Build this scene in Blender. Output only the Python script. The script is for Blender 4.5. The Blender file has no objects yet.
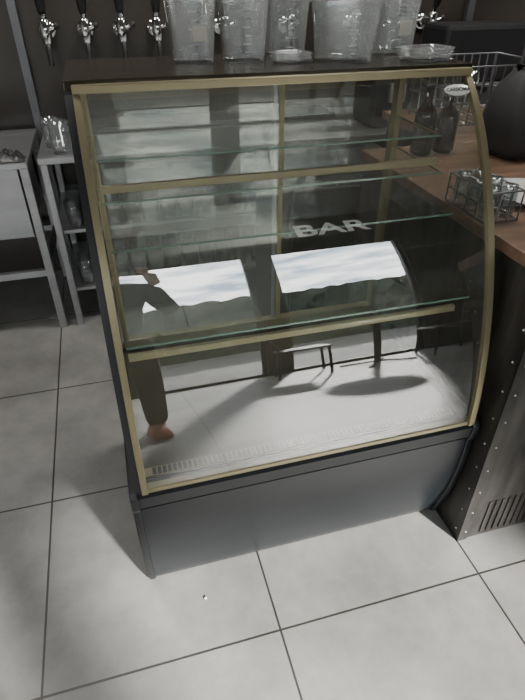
import bpy, bmesh, math, random
from mathutils import Vector, Matrix
random.seed(4)
D=bpy.data; C=bpy.context
def link(o): C.scene.collection.objects.link(o); return o
# ---------------------------------------------------------------- materials
def mat(name,col,rough=.5,metal=0,noise=0,nscale=8,bump=0,spec=.5,stretch=(1,1,1),coat=0,emit=0):
    m=D.materials.new(name); m.use_nodes=True; n=m.node_tree.nodes; l=m.node_tree.links
    b=n['Principled BSDF']; b.inputs['Base Color'].default_value=(*col,1)
    b.inputs['Roughness'].default_value=rough; b.inputs['Metallic'].default_value=metal
    b.inputs['Specular IOR Level'].default_value=spec; b.inputs['Coat Weight'].default_value=coat
    if emit: b.inputs['Emission Color'].default_value=(*col,1); b.inputs['Emission Strength'].default_value=emit
    tc=n.new('ShaderNodeTexCoord'); mp=n.new('ShaderNodeMapping'); mp.inputs['Scale'].default_value=stretch
    l.new(tc.outputs['Object'],mp.inputs[0])
    nz=n.new('ShaderNodeTexNoise'); nz.inputs['Scale'].default_value=nscale; nz.inputs['Detail'].default_value=6
    l.new(mp.outputs[0],nz.inputs['Vector'])
    if noise:
        r=n.new('ShaderNodeValToRGB'); r.color_ramp.elements[0].position=.3; r.color_ramp.elements[1].position=.7
        r.color_ramp.elements[0].color=(*[c*(1-noise) for c in col],1)
        r.color_ramp.elements[1].color=(*[min(1,c*(1+noise)) for c in col],1)
        l.new(nz.outputs['Fac'],r.inputs[0]); l.new(r.outputs[0],b.inputs['Base Color'])
    if bump:
        bp=n.new('ShaderNodeBump'); bp.inputs['Strength'].default_value=bump; bp.inputs['Distance'].default_value=.004
        l.new(nz.outputs['Fac'],bp.inputs['Height']); l.new(bp.outputs[0],b.inputs['Normal'])
    return m
def glass(name,tint=(.95,.97,.95),ior=1.9,haze=0,hazecol=(.8,.82,.82),rough=0):
    m=D.materials.new(name); m.use_nodes=True; n=m.node_tree.nodes; l=m.node_tree.links
    n.remove(n['Principled BSDF']); out=n['Material Output']
    tr=n.new('ShaderNodeBsdfTransparent'); tr.inputs[0].default_value=(*tint,1)
    gl=n.new('ShaderNodeBsdfGlossy'); gl.inputs['Roughness'].default_value=rough; gl.inputs['Color'].default_value=(1,1,1,1)
    geo=n.new('ShaderNodeNewGeometry')
    m1=n.new('ShaderNodeMath'); m1.operation='MULTIPLY_ADD'; m1.inputs[1].default_value=-2; m1.inputs[2].default_value=1
    l.new(geo.outputs['Backfacing'],m1.inputs[0])
    m2=n.new('ShaderNodeMath'); m2.operation='POWER'; m2.inputs[0].default_value=ior; l.new(m1.outputs[0],m2.inputs[1])
    fr=n.new('ShaderNodeFresnel'); l.new(m2.outputs[0],fr.inputs['IOR'])
    mx=n.new('ShaderNodeMixShader'); l.new(fr.outputs[0],mx.inputs[0])
    src=tr.outputs[0]
    if haze:
        df=n.new('ShaderNodeBsdfDiffuse'); df.inputs[0].default_value=(*hazecol,1)
        mh=n.new('ShaderNodeMixShader'); mh.inputs[0].default_value=haze
        l.new(tr.outputs[0],mh.inputs[1]); l.new(df.outputs[0],mh.inputs[2]); src=mh.outputs[0]
    l.new(src,mx.inputs[1]); l.new(gl.outputs[0],mx.inputs[2]); l.new(mx.outputs[0],out.inputs[0])
    return m
M_gold=mat('champagne_anodised',(.25,.215,.128),.36,.65)
M_beige=mat('beige_profile',(.36,.31,.19),.45,.2)
M_anth=mat('anthracite_paint',(.009,.011,.013),.33,.0,spec=.4)
M_anth2=mat('anthracite_side',(.010,.011,.012),.45,.1,spec=.4)
M_black=mat('black_plastic',(.012,.012,.013),.4)
M_rubber=mat('black_rubber',(.02,.02,.02),.7)
M_brown=mat('dark_bronze_top',(.040,.033,.022),.14,.3)
M_steel=mat('stainless',(.5,.5,.51),.28,1,noise=.1,nscale=4,stretch=(1,30,30))
M_steelw=mat('stainless_bright',(.33,.335,.34),.38,.85,noise=.12,nscale=4,stretch=(1,6,6))
M_steeld=mat('stainless_dull',(.16,.16,.17),.4,.8,noise=.1,nscale=4)
M_chrome=mat('chrome',(.6,.6,.6),.1,1)
M_deck=mat('deck_steel',(.062,.052,.032),.45,.1,noise=.1,nscale=5)
M_glassF=glass('curved_glass',(.90,.92,.87),2.5,haze=.018,hazecol=(.8,.78,.70))
M_glassS=glass('side_glass',(.92,.94,.92),1.6)
M_glassD=glass('door_glass_hazed',(.9,.92,.92),2.0,haze=.16)  # pale haze mixed into the pane colour to brighten the left door
M_shelf=glass('shelf_glass',(.93,.96,.95),1.45,haze=.015)
M_green=mat('glass_edge_green',(.16,.25,.21),.15,0)
M_plast=glass('clear_plastic',(.9,.91,.91),1.6,haze=.11,hazecol=(.85,.87,.87),rough=.08)
M_ware=glass('glassware',(.8,.82,.82),1.75,haze=.03)
M_window=glass('window_glass',(.97,.98,.98),1.3)
M_white=mat('white_ceramic',(.5,.5,.48),.25)
M_paper=mat('paper_label',(.5,.48,.42),.7)
M_wallD=mat('back_wall_dark',(.032,.027,.023),.3,noise=.4,nscale=2)
M_wallL=mat('side_wall_plaster',(.4,.39,.38),.8,noise=.1,nscale=3,bump=.1)
M_ceil=mat('ceiling_paint',(.14,.14,.14),.9,noise=.1,nscale=3)
M_wood=mat('counter_copper_wood',(.15,.09,.057),.35,.1,noise=.35,nscale=5,stretch=(1,5,5),coat=.3)
M_panel=mat('counter_panel_raw_steel',(.050,.046,.042),.42,.6,noise=.6,nscale=7,stretch=(3,3,.6),bump=.25)
M_denim=mat('trouser_cloth',(.014,.015,.02),.9,noise=.2,nscale=60)
M_jacket=mat('jacket_cloth',(.02,.02,.025),.9,noise=.2,nscale=60)
M_skin=mat('skin',(.45,.26,.19),.5)
M_hair=mat('hair',(.05,.03,.02),.6)
M_shoe=mat('shoe_leather',(.28,.09,.035),.5)
M_orange=mat('orange_cloth',(.30,.10,.04),.8)
M_hedge=mat('hedge_leaves',(.018,.026,.016),.9,noise=.6,nscale=10,bump=1)
M_sign=mat('sign_vinyl',(.45,.45,.44),.6)
M_signglow=mat('sign_letters_added_glow',(.8,.8,.78),.6,emit=.9)  # glow added so the vinyl letters show in the glass reflection
M_frame=mat('window_frame_dark',(.02,.02,.02),.4)
M_fillglow=mat('fill_lamp_glow',(1,.97,.92),.5,emit=6)  # glowing face of the added ceiling fill lamps
def brick_mat(name,c1,c2,cm,loc,bw,rh,mort,offs,noisepair,rough,bump=.4):
    m=D.materials.new(name); m.use_nodes=True; n=m.node_tree.nodes; l=m.node_tree.links; b=n['Principled BSDF']
    tc=n.new('ShaderNodeTexCoord'); mp=n.new('ShaderNodeMapping'); mp.inputs['Location'].default_value=loc
    l.new(tc.outputs['Object'],mp.inputs[0])
    br=n.new('ShaderNodeTexBrick'); br.offset=offs; br.squash=1
    for k,v in (('Scale',1),('Mortar Size',mort),('Mortar Smooth',.2),('Brick Width',bw),('Row Height',rh),('Bias',0)): br.inputs[k].default_value=v
    br.inputs['Color1'].default_value=(*c1,1); br.inputs['Color2'].default_value=(*c2,1); br.inputs['Mortar'].default_value=(*cm,1)
    l.new(mp.outputs[0],br.inputs['Vector'])
    nz=n.new('ShaderNodeTexNoise'); nz.inputs['Scale'].default_value=2.2; nz.inputs['Detail'].default_value=10; nz.inputs['Roughness'].default_value=.68
    l.new(tc.outputs['Object'],nz.inputs['Vector'])
    r=n.new('ShaderNodeValToRGB'); r.color_ramp.elements[0].position=.36; r.color_ramp.elements[1].position=.66
    r.color_ramp.elements[0].color=(*noisepair[0],1); r.color_ramp.elements[1].color=(*noisepair[1],1)
    l.new(nz.outputs['Fac'],r.inputs[0])
    mx=n.new('ShaderNodeMix'); mx.data_type='RGBA'; mx.blend_type='MULTIPLY'; mx.inputs['Factor'].default_value=1
    l.new(r.outputs[0],mx.inputs['A']); l.new(br.outputs['Color'],mx.inputs['B']); l.new(mx.outputs['Result'],b.inputs['Base Color'])
    b.inputs['Roughness'].default_value=rough
    bp=n.new('ShaderNodeBump'); bp.inputs['Strength'].default_value=bump; bp.inputs['Distance'].default_value=.002; bp.invert=True
    l.new(br.outputs['Fac'],bp.inputs['Height']); l.new(bp.outputs[0],b.inputs['Normal'])
    return m
M_tile=brick_mat('floor_tiles',(.92,.92,.92),(1,1,1),(.13,.125,.12),(-.237+6,-.671+6,0),.6,.6,.0033,0,((.135,.132,.126),(.245,.241,.232)),.42)
M_pave=brick_mat('street_paving',(.7,.7,.7),(1,1,1),(.3,.3,.28),(20,20,0),.4,.2,.015,.5,((.07,.068,.063),(.12,.117,.11)),.8)
# ---------------------------------------------------------------- helpers
def root(name,loc=(0,0,0)):
    e=D.objects.new(name,None); e.empty_display_size=.05; e.location=loc; return link(e)
def par(o,p):
    if p is not None:
        o.parent=p; o.matrix_parent_inverse=Matrix.Translation(-Vector(p.location))
    return o
def mk(name,vs,fs,m,p=None,smooth=False):
    me=D.meshes.new(name); me.from_pydata([tuple(v) for v in vs],[],fs); me.update()
    bm=bmesh.new(); bm.from_mesh(me); bmesh.ops.recalc_face_normals(bm,faces=bm.faces); bm.to_mesh(me); bm.free()
    if smooth:
        for f in me.polygons: f.use_smooth=True
    o=D.objects.new(name,me); me.materials.append(m); link(o); return par(o,p)
def boxes(name,lst,m,p=None,bev=0):
    vs=[];fs=[]
    for (x0,x1,y0,y1,z0,z1) in lst:
        k=len(vs); vs+=[(x,y,z) for x in(x0,x1) for y in(y0,y1) for z in(z0,z1)]
        fs+=[tuple(k+i for i in f) for f in [(0,1,3,2),(4,6,7,5),(0,4,5,1),(2,3,7,6),(0,2,6,4),(1,5,7,3)]]
    o=mk(name,vs,fs,m,p)
    if bev:
        b=o.modifiers.new('b','BEVEL'); b.width=bev; b.segments=2
    return o
def box(name,x0,x1,y0,y1,z0,z1,m,p=None,bev=0): return boxes(name,[(x0,x1,y0,y1,z0,z1)],m,p,bev)
def extr(name,prof,x0,x1,m,p=None,bev=0):
    n=len(prof); vs=[(x0,y,z) for y,z in prof]+[(x1,y,z) for y,z in prof]
    fs=[tuple(range(n)),tuple(range(2*n-1,n-1,-1))]+[(i,(i+1)%n,n+(i+1)%n,n+i) for i in range(n)]
    o=mk(name,vs,fs,m,p)
    if bev:
        b=o.modifiers.new('b','BEVEL'); b.width=bev; b.segments=2; b.limit_method='ANGLE'
    return o
def catmull(P,k=8):
    out=[]; Q=[P[0]]+list(P)+[P[-1]]
    for i in range(1,len(Q)-2):
        a,b,c,d=[Vector(q) for q in Q[i-1:i+3]]
        for j in range(k):
            t=j/k; out.append(.5*((2*b)+(c-a)*t+(2*a-5*b+4*c-d)*t*t+(3*b-a-3*c+d)*t**3))
    out.append(Vector(P[-1])); return out
def bezier(a,b,c,d,n=56):
    a,b,c,d=map(Vector,(a,b,c,d)); return [a*(1-t)**3+b*3*t*(1-t)**2+c*3*t*t*(1-t)+d*t**3 for t in [i/n for i in range(n+1)]]
def offset(prof,d):
    P=[Vector(p) for p in prof]; out=[]
    for i,p in enumerate(P):
        t=(P[min(i+1,len(P)-1)]-P[max(i-1,0)]).normalized(); out.append(p+Vector((-t.y,t.x))*d)
    return out
def ribbon(name,prof,x0,x1,d0,d1,m,p=None):
    a=offset(prof,d0); b=offset(prof,d1)
    return extr(name,[tuple(v) for v in a]+[tuple(v) for v in reversed(b)],x0,x1,m,p)
def sheet(name,prof,x0,x1,m,p=None):
    n=len(prof); vs=[(x0,y,z) for y,z in prof]+[(x1,y,z) for y,z in prof]
    return mk(name,vs,[(i,i+1,n+i+1,n+i) for i in range(n-1)],m,p,True)
def tomesh(o,name,m,p):
    dg=C.evaluated_depsgraph_get(); me=D.meshes.new_from_object(o.evaluated_get(dg)); mw=o.matrix_world.copy()
    me.transform(mw); D.objects.remove(o); me.materials.clear(); me.materials.append(m); me.name=name
    q=D.objects.new(name,me); link(q); return par(q,p)
def tube(name,paths,r,m,p=None,cyc=False,res=3):
    cu=D.curves.new(name,'CURVE'); cu.dimensions='3D'; cu.bevel_depth=r; cu.bevel_resolution=res; cu.use_fill_caps=True
    if not isinstance(paths[0][0],(tuple,list,Vector)): paths=[paths]
    for pts in paths:
        s=cu.splines.new('POLY'); s.points.add(len(pts)-1)
        for i,q in enumerate(pts): s.points[i].co=(*q,1)
        s.use_cyclic_u=cyc
    o=link(D.objects.new(name+'_c',cu)); C.view_layer.update()
    q=tomesh(o,name,m,p)
    for f in q.data.polygons: f.use_smooth=True
    return q
def lathe(name,prof,loc,m,p=None,seg=28,axis='Z'):
    vs=[];fs=[]
    for r,z in prof:
        for i in range(seg):
            a=2*math.pi*i/seg; v=(r*math.cos(a),r*math.sin(a),z)
            if axis=='Y': v=(v[0],-v[2],v[1])
            vs.append((v[0]+loc[0],v[1]+loc[1],v[2]+loc[2]))
    for j in range(len(prof)-1):
        for i in range(seg):
            k=(i+1)%seg; fs.append((j*seg+i,j*seg+k,(j+1)*seg+k,(j+1)*seg+i))
    if prof[0][0]>0.0: fs.append(tuple(range(seg)))
    return mk(name,vs,fs,m,p,True)
def text(name,s,size,loc,rot,m,p=None,ext=.001):
    cu=D.curves.new(name,'FONT'); cu.body=s; cu.size=size; cu.extrude=ext; cu.align_x='CENTER'; cu.align_y='CENTER'; cu.offset=size*.02
    o=link(D.objects.new(name+'_c',cu)); o.location=loc; o.rotation_euler=rot; C.view_layer.update()
    return tomesh(o,name,m,p)
def rloft(name,levels,cx,cy,z0,cr,m,p=None,seg=5,rot=0,bottom=True):
    vs=[];fs=[];N=4*(seg+1)
    for z,hw,hd in levels:
        for q in range(4):
            sx,sy=((1,1),(-1,1),(-1,-1),(1,-1))[q]
            for i in range(seg+1):
                a=math.pi/2*(q+i/seg); x=sx*(hw-cr)+cr*math.cos(a); y=sy*(hd-cr)+cr*math.sin(a)
                vs.append((cx+x*math.cos(rot)-y*math.sin(rot),cy+x*math.sin(rot)+y*math.cos(rot),z0+z))
    for j in range(len(levels)-1):
        for i in range(N):
            k=(i+1)%N; fs.append((j*N+i,j*N+k,(j+1)*N+k,(j+1)*N+i))
    if bottom: fs.append(tuple(range(N)))
    return mk(name,vs,fs,m,p,True)
# ---------------------------------------------------------------- room
box('floor',-2.6,4.2,-2.3,3.1,-.06,0,M_tile)
box('ceiling',-2.6,4.2,-2.3,3.1,3.1,3.16,M_ceil)
box('wall_back',-2.6,4.2,3.0,3.1,0,3.1,M_wallD)
box('wall_left',-2.7,-2.6,-2.3,3.1,0,3.1,M_wallL)
box('wall_right',4.2,4.3,-2.3,3.1,0,3.1,M_wallL)
WT=2.36
openings=[(-2.3,-.40),(-.13,.98),(1.17,2.42)]  # leftmost opening is unseen, added to let in more sky light
L=[];x=-2.6
for a,b in openings: L.append((x,a,-2.3,-2.2,0,WT)); x=b
L.append((x,4.2,-2.3,-2.2,0,WT)); L.append((-2.6,4.2,-2.3,-2.2,WT,3.1))
boxes('wall_front',L,M_frame)
for i,(a,b) in enumerate(openings):
    w=root('window_%d'%(i+1),((a+b)/2,-2.25,1.15))
    boxes('frame',[(a,a+.04,-2.28,-2.23,0,WT),(b-.04,b,-2.28,-2.23,0,WT),(a+.04,b-.04,-2.28,-2.23,WT-.04,WT),(a+.04,b-.04,-2.28,-2.23,0,.05)],M_frame,w)
    mk('pane',[(a+.04,-2.255,.05),(b-.04,-2.255,.05),(b-.04,-2.255,WT-.04),(a+.04,-2.255,WT-.04)],[(0,1,2,3)],M_window,w)
text('bar_sign','BAR',.40,(1.86,-2.198,2.76),(math.pi/2,0,0),M_signglow,None,.0015)
box('street_paving',-14,16,-16,-2.3,-.12,-.06,M_pave)
hv=[];hf=[];nx=120;nz=8
for j in range(nz+1):
    for i in range(nx+1):
        hv.append((-12+26*i/nx,-9.5+(random.uniform(-.2,.2) if j else 0),-.055+j/nz*3.1+(random.uniform(-.1,.1) if j==nz else 0)))
for j in range(nz):
    for i in range(nx):
        k=j*(nx+1)+i; hf.append((k,k+1,k+nx+2,k+nx+1))
mk('street_hedge',hv,hf,M_hedge)
# ---------------------------------------------------------------- display case
case=root('refrigerated_display_case',(.374,1.17,0))
GX0,GX1=-.052,.812; BX0,BX1=-.081,.829
prof=bezier((.842,.445),(.850,.74),(.985,1.08),(1.165,1.226))
fr=catmull([(.905,.012),(.885,.06),(.862,.16),(.847,.28),(.845,.385)],6)
body=[tuple(v) for v in fr]+[(.853,.39),(.853,.397),(.836,.40),(.834,.435),(.842,.442),(.87,.442),(.875,.42),(1.45,.42),(1.45,.44),(1.48,.44),(1.48,.012)]
extr('base_body',body,BX0+.018,BX1-.018,M_anth,case)
cap=[(v.x-.006,v.y) for v in fr]+[(.832,.40),(.828,.44),(.84,.455),(.875,.455),(1.49,.455),(1.49,.0),(.91,.0)]
extr('end_cap_left',cap,BX0,BX0+.018,M_anth2,case,.003); extr('end_cap_right',cap,BX1-.018,BX1,M_anth,case,.003)
box('base_deck',GX0,GX1,.90,1.45,.42,.424,M_deck,case)
box('vent_rail',GX0+.01,GX1-.01,.905,.932,.424,.427,M_beige,case)
boxes('front_vent_slots',[(GX0+.03+i*.0125,GX0+.039+i*.0125,.907,.930,.427,.4275) for i in range(64)],M_black,case)
boxes('rear_vent_slots',[(GX0+.05+i*.014,GX0+.058+i*.014,1.40,1.43,.424,.4255) for i in range(54)],M_black,case)
box('front_sill',GX0,GX1,.840,.860,.442,.456,M_gold,case,.002)
sheet('curved_front_glass',[tuple(v) for v in prof],GX0+.004,GX1-.004,M_glassF,case)
ribbon('frame_left',prof,GX0,GX0+.014,-.004,.008,M_gold,case)
ribbon('frame_right',prof,GX1-.016,GX1,-.004,.008,M_gold,case)
ribbon('edge_left_dark',prof,BX0+.014,GX0-.001,-.020,.002,M_anth2,case)
pp=[tuple(v) for v in offset(prof,-.006)]
for nm,xx in(('side_glass_left',GX0-.002),('side_glass_right',GX1-.006)):
    poly=[(xx,y,z) for y,z in pp]+[(xx,1.45,1.222),(xx,1.45,.455)]
    mk(nm,poly,[tuple(range(len(poly)))],M_glassS,case)
box('top_slab',BX0+.014,BX1-.008,1.172,1.48,1.232,1.250,M_brown,case,.003)
box('top_front_profile',GX0,GX1,1.154,1.172,1.228,1.2435,M_gold,case,.002)
boxes('rear_posts',[(GX0,GX0+.012,1.445,1.475,.44,1.232),(GX1-.018,GX1,1.445,1.475,.44,1.232),(GX0+.012,GX1-.018,1.445,1.475,1.215,1.232),(GX0+.012,GX1-.018,1.445,1.475,.44,.465)],M_gold,case)
boxes('door_left_frame',[(GX0+.012,GX0+.018,1.448,1.456,.465,1.215),(.452,.465,1.448,1.456,.465,1.215)],M_beige,case)
mk('door_left_pane',[(GX0+.018,1.452,.465),(.452,1.452,.465),(.452,1.452,1.215),(GX0+.018,1.452,1.215)],[(0,1,2,3)],M_glassD,case)
boxes('door_right_frame',[(.440,.449,1.460,1.468,.465,1.215)],M_steelw,case)
mk('door_right_pane',[(.449,1.464,.465),(GX1-.018,1.464,.465),(GX1-.018,1.464,1.215),(.449,1.464,1.215)],[(0,1,2,3)],M_glassS,case)
def shelf(z,yf,pane=True,bar=None,x1=GX1-.02,brk=True):
    n='shelf_%d'%int(z*1000)
    if pane:
        mk(n+'_pane',[(GX0+.02,yf,z),(x1,yf,z),(x1,1.43,z),(GX0+.02,1.43,z)],[(0,1,2,3)],M_shelf,case)
        box(n+'_front_edge',GX0+.02,x1,yf-.002,yf,z-.0022,z+.0022,M_green,case)
    if bar: box(n+'_support_bar',GX0+.02,x1,yf+.03,yf+.042,z+bar,z+bar+.017,M_beige,case,.002)
    if brk: boxes(n+'_brackets',[(GX0+.004,GX0+.012,yf+.03,1.44,z-.009,z-.003),(GX1-.012,GX1-.008,yf+.03,1.44,z-.009,z-.003)],M_gold,case)
shelf(1.09,1.20); shelf(1.01,1.165,bar=.010); shelf(.93,1.09,brk=False); shelf(.77,.955,brk=False); shelf(.725,.965,False,bar=-.02,brk=False)
bd=lathe('maker_badge',[(0.0001,.003),(.9,.003),(1,.002),(1,0),(.9,0)],(0,0,0),M_white,None,32)
i=len(prof)-4; nv=(Vector(prof[i+1])-Vector(prof[i-1])).normalized(); ang=math.atan2(nv.y,nv.x)
bd.data.transform(Matrix.Translation((.768,prof[i].x-.003,prof[i].y+.002))@Matrix.Rotation(ang,4,'X')@Matrix.Diagonal((.033,.014,1,1))); par(bd,case)
text('badge_lettering','CARBOMA',.0125,(.768,prof[i].x-.0055,prof[i].y+.0045),(ang,0,0),M_black,case,.0003)
# ---------------------------------------------------------------- containers on the top
TZ=1.250
def pitcher(x,y,w,h,rot=0,label=False,nest=False):
    r=root('plastic_food_container',(x,y,TZ))
    lv=[(0,w*.80,w*.80),(.004,w*.83,w*.83),(h*.9,w*.97,w*.97),(h*.905,w*1.05,w*1.05),(h,w*1.06,w*1.06),(h,w*.97,w*.97),(h*.9,w*.94,w*.94),(.008,w*.80,w*.80)]
    rloft('tub',lv,x,y,TZ,w*.3,M_plast,r,rot=rot)
    for k in range(6):
        z=.02+k*h*.12; hw=w*(.83+.14*z/h)+.0008
        box('mark_%d'%k,x-.006-.006*(k%2),x+.006,y-hw-.0006,y-hw,TZ+z,TZ+z+.0012,M_sign,r)
    if label: box('label',x-w*.1,x+w*.5,y-w*.93-.001,y-w*.93+.0,TZ+.045,TZ+.075,M_paper,r)
    if nest: rloft('inner_tub',[(.012,w*.74,w*.74),(h*.9,w*.90,w*.90),(h*1.1,w*.94,w*.94),(h*1.12,w*1.05,w*1.05)],x,y,TZ,w*.28,M_plast,r,rot=rot)
pitcher(.215,1.36,.052,.13,0,True,False); pitcher(.333,1.36,.052,.135,0,False,False)
pitcher(.55,1.285,.066,.125,.0,False,True); pitcher(.705,1.36,.052,.14,.0,True,False); pitcher(.455,1.425,.05,.16)
def lids(x,y,n,w,d,rot):
    r=root('stack_of_plastic_lids',(x,y,TZ))
    for k in range(n):
        rloft('lid_%d'%k,[(0,w*.92,d*.92),(.004,w,d),(.006,w,d),(.006,w*.9,d*.9),(.003,w*.85,d*.85)],x+random.uniform(-.004,.004),y+random.uniform(-.004,.004),TZ+.0075*k,.015,M_plast,r,rot=rot+random.uniform(-.1,.1))
lids(.43,1.30,3,.043,.035,.1); lids(.74,1.245,4,.055,.043,.15)
# ---------------------------------------------------------------- sink table, work table
sk=root('sink_table',(-.95,2.65,0))
boxes('top',[(-1.6,-.33,2.35,2.45,.765,.79),(-1.6,-.33,2.85,2.95,.765,.79),(-1.6,-1.3,2.45,2.85,.765,.79),(-.5,-.33,2.45,2.85,.765,.79)],M_steelw,sk,.003)
boxes('basin',[(-1.32,-.375,2.356,2.37,.48,.765),(-1.32,-.375,2.86,2.88,.48,.765),(-1.32,-1.30,2.37,2.86,.48,.765),(-.395,-.375,2.37,2.86,.48,.765),(-1.32,-.375,2.37,2.88,.47,.48)],M_steelw,sk)
boxes('legs',[(a,a+.035,b,b+.035,0,.765) for a in(-1.6,-.367) for b in(2.355,2.905)],M_steelw,sk,.003)
boxes('rails',[(-1.565,-.367,2.36,2.385,.28,.31),(-1.565,-.367,2.91,2.935,.28,.31),(-.36,-.34,2.39,2.905,.28,.31)],M_steelw,sk)
wt=root('steel_work_table',(.9,2.65,0))
box('top',-.29,2.4,2.35,2.96,.775,.80,M_steelw,wt,.003)
boxes('legs',[(a,a+.03,b,b+.03,0,.775) for a in(-.285,.95,2.36) for b in(2.355,2.925)],M_steelw,wt,.003)
boxes('shelves',[(-.28,2.38,2.39,2.94,.46,.475),(-.28,2.38,2.39,2.94,.17,.185)],M_steelw,wt)
box('drip_tray',-.22,1.15,2.72,2.93,.80,.825,M_steeld,None,.004)
GW=[(.028,0),(.030,.004),(.036,.07),(.034,.12),(.0325,.12),(.034,.07),(.027,.012),(.0005,.01)]
gp=lathe('g',GW,(0,0,0),M_ware); gm=gp.data; D.objects.remove(gp)
def glasses(name,locs,flip=False,parent=None,sc=1):
    r=parent or root(name,Vector(locs[0]))
    for k,q in enumerate(locs):
        o=D.objects.new('glass_%d'%k,gm); link(o); o.location=q; o.scale=(sc,sc,sc)
        if flip: o.rotation_euler=(math.pi,0,0); o.location.z+=.12*sc
        par(o,r)
glasses('',[(-.2+.085*i,2.44+.09*j,z) for i in range(12) for j in range(3) for z in(.475,.185)],parent=wt)
mg=root('glass_beer_mug',(-.19,2.42,.80))
lathe('body',[(.036,0),(.038,.01),(.037,.13),(.034,.13),(.034,.02),(.0005,.018)],(-.19,2.42,.80),M_ware,mg)
tube('handle',[(-.153,2.42,.91),(-.125,2.42,.905),(-.115,2.42,.87),(-.125,2.42,.835),(-.153,2.42,.83)],.006,M_ware,mg)
glasses('drinking_glass',[(-.10,2.50,.80)]); glasses('drinking_glass',[(-.23,2.53,.80)])
def cloth(name,x,y,z,w,d,m):
    vs=[];fs=[];n=12
    for j in range(n+1):
        for i in range(n+1):
            u=i/n-.5;v=j/n-.5; e=max(0,1-(abs(u)*2)**4)*max(0,1-(abs(v)*2)**4)
            vs.append((x+u*w*(1+.1*math.sin(j)),y+v*d*(1+.1*math.cos(i*1.3)),z+.003+e*(.022+.012*math.sin(i*1.7+j)+.01*math.cos(j*2.1))))
    for j in range(n):
        for i in range(n):
            k=j*(n+1)+i; fs.append((k,k+1,k+n+2,k+n+1))
    return mk(name,vs,fs,m,None,True)
cloth('dish_cloth',-.42,2.41,.79,.15,.09,M_black); cloth('cleaning_cloth',-.57,2.41,.79,.12,.09,M_orange)
box('trim_1',-.335,-.30,2.965,3.0,.0,3.1,M_steeld); box('trim_2',1.98,2.02,2.97,3.0,0,3.1,M_steeld)
# ---------------------------------------------------------------- beer taps
def tap(x,z=1.20):
    r=root('beer_tap',(x,2.95,z)); y=2.88
    lathe('flange',[(.0005,.014),(.036,.014),(.04,.0),(.02,0)],(x,2.995,z),M_chrome,r,20,'Y')
    tube('shank',[(x,2.985,z),(x,y,z)],.017,M_chrome,r)
    lathe('body',[(.012,-.05),(.022,-.045),(.024,.0),(.022,.045),(.014,.05),(.0005,.051)],(x,y,z),M_chrome,r,20)
    tube('spout',[(x,y-.005,z-.04),(x,y-.03,z-.075),(x,y-.034,z-.13)],.012,M_black,r)
    tube('collar',[(x,y,z+.045),(x,y-.012,z+.075)],.013,M_chrome,r)
    a=lathe('handle',[(.0005,0),(.016,0),(.020,.03),(.026,.10),(.027,.15),(.018,.17),(.0005,.172)],(0,0,0),M_black,None,18)
    a.data.transform(Matrix.Translation((x,y-.014,z+.07))@Matrix.Rotation(math.radians(14),4,'X')); par(a,r)
    tube('lever',[(x,y,z),(x+.045,y-.015,z+.02)],.008,M_chrome,r); lathe('lever_knob',[(.0005,-.014),(.012,-.008),(.012,.008),(.0005,.014)],(x+.048,y-.016,z+.022),M_black,r,12)
for x in(-.19,-.02,.14,.30,.62,.95,1.30,1.72): tap(x)
uf=root('undercounter_fridge',(.95,2.05,0))
box('cabinet',.60,1.14,1.78,2.28,.02,.80,M_black,uf,.01)
boxes('door',[(.61,.865,1.76,1.778,.08,.78),(.875,1.13,1.76,1.778,.08,.78)],M_black,uf,.004)
tube('handles',[[(.85,1.75,.5),(.85,1.75,.7)],[(.89,1.75,.5),(.89,1.75,.7)]],.005,M_black,uf)
boxes('feet',[(a,a+.04,b,b+.04,0,.02) for a in(.62,1.08) for b in(1.8,2.2)],M_rubber,uf)
# ---------------------------------------------------------------- bar counter at right
ct=root('bar_counter',(1.35,1.4,0))
CX,CY,CZ=.838,.785,.92
boxes('body',[(CX+.01,1.9,CY+.012,1.70,0,CZ-.03),(1.2,1.9,1.70,2.25,0,CZ-.03)],M_panel,ct)
boxes('end_plate',[(CX,CX+.01,CY,1.70,0,CZ-.03),(CX+.01,1.9,CY,CY+.012,0,CZ-.03)],M_panel,ct,.002)
boxes('worktop',[(CX-.003,1.92,CY-.02,1.72,CZ-.03,CZ),(1.18,1.92,1.72,2.27,CZ-.03,CZ)],M_wood,ct,.003)
boxes('corner_angle',[(CX-.002,CX+.0,CY-.002,CY+.03,0,CZ-.03),(CX-.002,CX+.03,CY-.003,CY,0,CZ-.03)],M_panel,ct)
rv=[];rf=[]
for k in range(10):
    z=.04+k*.09
    for (px,py,ax) in((CX+.018,CY-.003,1),(CX-.002,CY+.018,0)):
        b0=len(rv); seg=8
        for t,rr in((0,.003),(.002,.0022),(.003,.0003)):
            for i in range(seg):
                a=2*math.pi*i/seg
                rv.append((px+rr*math.cos(a),py-t,z+rr*math.sin(a)) if ax else (px-t,py+rr*math.cos(a),z+rr*math.sin(a)))
        for j in range(2):
            for i in range(seg): rf.append((b0+j*seg+i,b0+j*seg+(i+1)%seg,b0+(j+1)*seg+(i+1)%seg,b0+(j+1)*seg+i))
mk('rivets',rv,rf,M_steel,ct,True)
boxes('panel_ribs',[(CX+.07+.022*i,CX+.078+.022*i,CY-.004,CY+.0,.02,.16) for i in range(30)],M_panel,ct)
GZ=CZ
RX0,RX1,RY0,RY1=.842,.935,1.03,1.20
rk=root('wire_glass_rack',(.89,1.115,GZ))
def ring(z): return [(RX0,RY0,z),(RX1,RY0,z),(RX1,RY1,z),(RX0,RY1,z),(RX0,RY0,z)]
xs=[RX0+(RX1-RX0)*i/3 for i in range(4)]; H=.075
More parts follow.
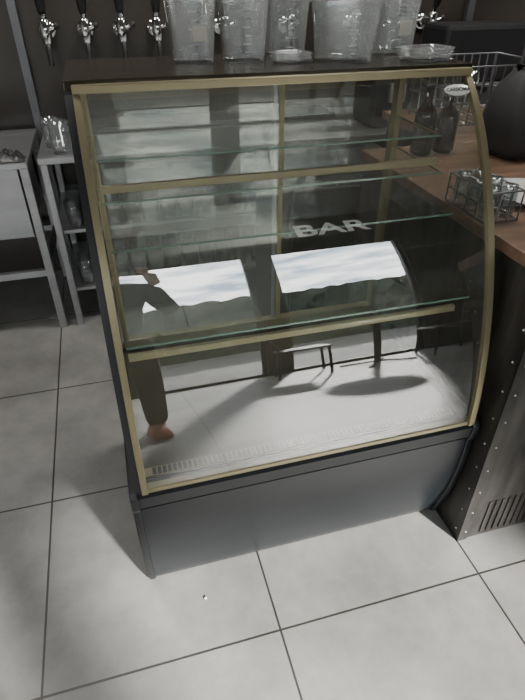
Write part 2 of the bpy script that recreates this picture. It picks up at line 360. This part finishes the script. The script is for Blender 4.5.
tube('wires',[ring(GZ+.004),ring(GZ+.04),ring(GZ+H)]+[[(x,y,GZ+.002),(x,y,GZ+H)] for x in xs for y in(RY0,RY1)]+[[(RX0,y,GZ+H),(RX0,y,GZ+.003),(RX1,y,GZ+.003),(RX1,y,GZ+H)] for y in(RY0+.04,RY0+.085,RY0+.13)],.0022,M_steeld,rk)
glasses('',[(.866+.048*i,RY0+.027+.058*j,GZ+.0065) for i in range(2) for j in range(3)],True,parent=rk,sc=.64)
pl=root('white_plate',(1.06,1.16,GZ))
lathe('dish',[(.055,0),(.06,.004),(.105,.018),(.108,.021),(.10,.019),(.06,.008),(.0005,.007)],(1.06,1.16,GZ),M_white,pl,40)
dr=root('dish_drying_rack',(1.45,2.0,CZ)); X0,X1,Y0,Y1=1.25,1.62,1.86,2.16
def rr(z,o=0): return [(X0-o,Y0-o,z),(X1+o,Y0-o,z),(X1+o,Y1+o,z),(X0-o,Y1+o,z),(X0-o,Y0-o,z)]
tube('wires',[rr(CZ+.02),rr(CZ+.1,.01),rr(CZ+.22,.015)]+[[(X0+i*.037,Y0-.01,CZ+.22),(X0+i*.037,Y0,CZ+.02),(X0+i*.037,Y1,CZ+.02),(X0+i*.037,Y1+.01,CZ+.22)] for i in range(11)]+[[(a,b,CZ+.003),(a,b,CZ+.22)] for a in(X0,X1) for b in(Y0,Y1)],.003,M_steeld,dr)
bg=root('black_bag',(1.29,1.54,CZ))
rloft('sack',[(0,.08,.06),(.03,.105,.08),(.12,.11,.085),(.20,.10,.07),(.25,.07,.04),(.27,.06,.02)],1.30,1.54,CZ,.04,M_rubber,bg,rot=.2)
tube('handle',[(1.25,1.54,CZ+.26),(1.26,1.55,CZ+.32),(1.30,1.56,CZ+.34),(1.34,1.55,CZ+.32),(1.35,1.54,CZ+.26)],.006,M_rubber,bg)
def bottle(name,x,y,z,m,h=.26,r=.035):
    o=root(name,(x,y,z)); lathe('body',[(r*.9,0),(r,.01),(r,h*.6),(r*.85,h*.68),(r*.35,h*.8),(r*.33,h*.97),(.0005,h*.98)],(x,y,z),m,o,24)
    lathe('cap',[(r*.4,0),(r*.4,.02),(.0005,.021)],(x,y,z+h*.96),M_black,o,16)
M_bot=mat('dark_bottle',(.02,.012,.008),.1); M_red=mat('red_label',(.15,.02,.015),.5)
bottle('syrup_bottle',1.00,1.62,CZ,M_bot,.20); bottle('syrup_bottle',1.09,1.63,CZ,M_bot,.18)
bx=root('coffee_grinder',(1.35,2.62,.80))
box('housing',1.22,1.42,2.45,2.68,.80,1.08,M_black,bx,.02); lathe('hopper',[(.04,0),(.08,.10),(.085,.16),(.0005,.165)],(1.32,2.57,1.08),M_ware,bx)
box('spout',1.28,1.36,2.40,2.45,.92,1.0,M_steel,bx,.01)
ms=root('coffee_machine',(1.85,2.6,.80))
box('body',1.55,2.2,2.42,2.68,.80,.98,M_steeld,ms,.015); box('head',1.55,2.2,2.45,2.68,.98,1.22,M_black,ms,.02)
for k,xx in enumerate((1.7,2.0)):
    tube('group_%d'%k,[(xx,2.44,1.02),(xx,2.40,1.02),(xx,2.40,.99)],.03,M_chrome,ms); tube('portafilter_%d'%k,[(xx,2.40,.985),(xx,2.30,.975)],.013,M_black,ms)
lathe('paper_crumb',[(.003,0),(.005,.002),(.004,.005),(.0005,.006)],(.062,.81,0),M_white,None,7)
# ---------------------------------------------------------------- cafe furniture behind the camera
def cafe_table(x,y):
    r=root('cafe_table',(x,y,0))
    lathe('top',[(.0005,.0),(.30,0),(.30,.025),(.0005,.025)],(x,y,.72),M_black,r,40)
    tube('column',[(x,y,.02),(x,y,.72)],.03,M_black,r)
    tube('feet',[[(x,y,.04),(x+.3*math.cos(a),y+.3*math.sin(a),.014)] for a in(.6,2.17,3.74,5.31)],.014,M_black,r)
def chair(x,y,rot):
    r=root('cafe_chair',(x,y,0)); R_=Matrix.Translation((x,y,0))@Matrix.Rotation(rot,4,'Z')
    def q(a): return [tuple(R_@Vector(v)) for v in a]
    tube('frame',[q([(-.19,-.19,.01),(-.18,-.18,.45),(-.19,-.24,.85)]),q([(.19,-.19,.01),(.18,-.18,.45),(.19,-.24,.85)]),q([(-.19,.2,.01),(-.18,.18,.45)]),q([(.19,.2,.01),(.18,.18,.45)]),q([(-.19,-.24,.85),(.19,-.24,.85)]),q([(-.18,-.21,.65),(.18,-.21,.65)])],.012,M_black,r)
    o=rloft('seat',[(0,.20,.20),(.02,.21,.21),(.03,.19,.19)],0,0,.45,.05,M_black,None); o.data.transform(R_)
    par(o,r)
    bm=bmesh.new(); bm.from_mesh(o.data); bmesh.ops.holes_fill(bm,edges=bm.edges); bm.to_mesh(o.data); bm.free()
cafe_table(1.75,-1.75); chair(1.15,-1.8,-1.4); chair(2.35,-1.7,1.7)
# ---------------------------------------------------------------- photographer
pr=root('photographer',(-.12,-.50,0))
def skin(name,V,E,Rd,m,p,rt=0,sub=2):
    me=D.meshes.new(name); me.from_pydata(V,E,[]); o=D.objects.new(name,me); link(o)
    s=o.modifiers.new('skin','SKIN'); s.use_smooth_shade=True
    for i,v in enumerate(me.skin_vertices[0].data):
        rr_=Rd[i]; v.radius=rr_ if isinstance(rr_,tuple) else (rr_,rr_); v.use_root=(i==rt)
    u=o.modifiers.new('sub','SUBSURF'); u.levels=sub; u.render_levels=sub
    C.view_layer.update(); q=tomesh(o,name,m,p)
    for f in q.data.polygons: f.use_smooth=True
    return q
px,py=-.12,-.50
skin('trousers',[(px,py,.95),(px-.10,py,.86),(px-.12,py+.02,.48),(px-.13,py-.03,.10),(px+.10,py,.86),(px+.13,py+.05,.48),(px+.14,py+.03,.10)],[(0,1),(1,2),(2,3),(0,4),(4,5),(5,6)],[(.15,.11),.095,.068,.055,.095,.068,.055],M_denim,pr)
skin('jacket',[(px,py,.92),(px,py,1.15),(px,py,1.36),(px,py,1.45),(px-.18,py,1.37),(px-.24,py+.08,1.12),(px-.0,py+.30,1.28),(px+.18,py,1.37),(px+.28,py+.08,1.12),(px+.20,py+.32,1.28)],
 [(0,1),(1,2),(2,3),(2,4),(4,5),(5,6),(2,7),(7,8),(8,9)],[(.17,.12),(.16,.115),(.15,.11),.06,.07,.052,.036,.07,.052,.036],M_jacket,pr)
skin('head',[(px,py,1.44),(px,py+.01,1.53),(px,py+.015,1.60),(px,py+.0,1.67)],[(0,1),(1,2),(2,3)],[.052,(.07,.075),(.078,.092),(.065,.08)],M_skin,pr)
skin('nose',[(px,py+.095,1.60),(px,py+.118,1.575)],[(0,1)],[.010,.013],M_skin,pr)
skin('ears',[(px-.082,py,1.61),(px-.085,py,1.57),(px+.082,py,1.61),(px+.085,py,1.57)],[(0,1),(2,3)],[.012,.009,.012,.009],M_skin,pr)
skin('hair',[(px,py-.02,1.60),(px,py-.015,1.67),(px,py-.0,1.70)],[(0,1),(1,2)],[(.086,.09),(.086,.095),(.06,.07)],M_hair,pr)
for k in(-1,1):
    lathe('eye_%d'%(k+1),[(.0005,.010),(.008,.006),(.010,0),(.008,-.006),(.0005,-.01)],(px+k*.032,py+.088,1.61),M_white,pr,12)
box('mouth',px-.022,px+.022,py+.09,py+.098,1.535,1.541,M_red,pr,.002)
def hand(nm,wx,wy,wz,s):
    skin(nm+'_palm',[(wx,wy,wz),(wx+s*.02,wy+.045,wz+.045),(wx+s*.025,wy+.08,wz+.075)],[(0,1),(1,2)],[.027,(.03,.02),(.034,.018)],M_skin,pr)
    for i in range(4):
        b=Vector((wx+s*.028,wy+.085,wz+.045+.02*i)); l=(.06,.07,.075,.065)[i]
        skin(nm+'_finger_%d'%(i+1),[b,b+Vector((s*.012,l*.4,.006)),b+Vector((s*.032,l*.62,.008)),b+Vector((s*.05,l*.66,.006))],[(0,1),(1,2),(2,3)],[.009,.0085,.008,.007],M_skin,pr,sub=1)
    b=Vector((wx+s*.02,wy+.04,wz+.05)); skin(nm+'_thumb',[b,b+Vector((s*.03,.0,.035)),b+Vector((s*.05,.015,.055))],[(0,1),(1,2)],[.012,.010,.009],M_skin,pr,sub=1)
hand('left_hand',-.12,-.20,1.30,1); hand('right_hand',.10,-.18,1.30,-1)
def shoe(nm,x,y,rot):
    T=Matrix.Translation((x,y,0))@Matrix.Rotation(rot,4,'Z')
    o=rloft(nm,[(0,.045,.135),(.02,.048,.14),(.05,.045,.13),(.08,.035,.08),(.11,.04,.045)],0,0,0,.034,M_shoe,None)
    for v in o.data.vertices:
        if v.co.z>.06: v.co.y-=.05*(v.co.z/.1)
    o.data.transform(T); par(o,pr)
shoe('left_shoe',px-.13,py+.02,.12); shoe('right_shoe',px+.14,py+.08,-.12)
ph=box('phone',-.075,.065,-.009,.0,-.04,.04,M_black,None,.003)
ph.data.transform(Matrix.Translation((0,-.055,1.39))@Matrix.Rotation(math.radians(-15.6),4,'Z')@Matrix.Rotation(math.radians(-35),4,'X')); par(ph,pr)
# ---------------------------------------------------------------- light
for k,(lx,ly) in enumerate(((-.8,1.9),(1.0,1.9),(2.6,1.9))):  # unseen ceiling lamps, added as fill to lift the dim interior
    cl=root('added_fill_lamp',(lx,ly,3.05))
    rloft('housing',[(0,.30,.30),(.05,.30,.30)],lx,ly,3.05,.03,M_frame,cl); rloft('diffuser',[(0,.27,.27),(.004,.27,.27)],lx,ly,3.044,.03,M_fillglow,cl)
    ld=D.lights.new('fill_light','AREA'); ld.energy=30; ld.size=.5; ld.color=(1,.97,.92); lo=link(D.objects.new('fill_light',ld)); lo.location=(lx,ly,3.04); par(lo,cl)
sun=D.lights.new('sun','SUN'); sun.energy=23; sun.angle=.06; sun.color=(1,.97,.92)
so=link(D.objects.new('sun',sun)); so.location=(2.5,-5,4); so.rotation_euler=Vector((-1.3,2.8,-1.9)).to_track_quat('-Z','Y').to_euler()
w=D.worlds.new('sky'); C.scene.world=w; w.use_nodes=True; n=w.node_tree.nodes; l=w.node_tree.links
bg_=n['Background']; bg_.inputs['Strength'].default_value=12
tc=n.new('ShaderNodeTexCoord'); nz=n.new('ShaderNodeTexNoise'); nz.inputs['Scale'].default_value=9; nz.inputs['Detail'].default_value=8
mp=n.new('ShaderNodeMapping'); mp.inputs['Scale'].default_value=(1,1,3); l.new(tc.outputs['Generated'],mp.inputs[0]); l.new(mp.outputs[0],nz.inputs['Vector'])
r=n.new('ShaderNodeValToRGB'); r.color_ramp.elements[0].position=.35; r.color_ramp.elements[1].position=.62
r.color_ramp.elements[0].color=(.28,.35,.42,1); r.color_ramp.elements[1].color=(1,.99,.97,1)
l.new(nz.outputs['Fac'],r.inputs[0]); l.new(r.outputs[0],bg_.inputs['Color'])
# ---------------------------------------------------------------- camera
cd=D.cameras.new('camera'); cam=link(D.objects.new('camera',cd)); cam.location=(0,0,1.42)
cam.rotation_euler=(math.radians(54.4),0,math.radians(-15.6)); cd.sensor_fit='VERTICAL'; cd.sensor_height=36; cd.lens=36*530/700
cd.clip_start=.01; C.scene.camera=cam
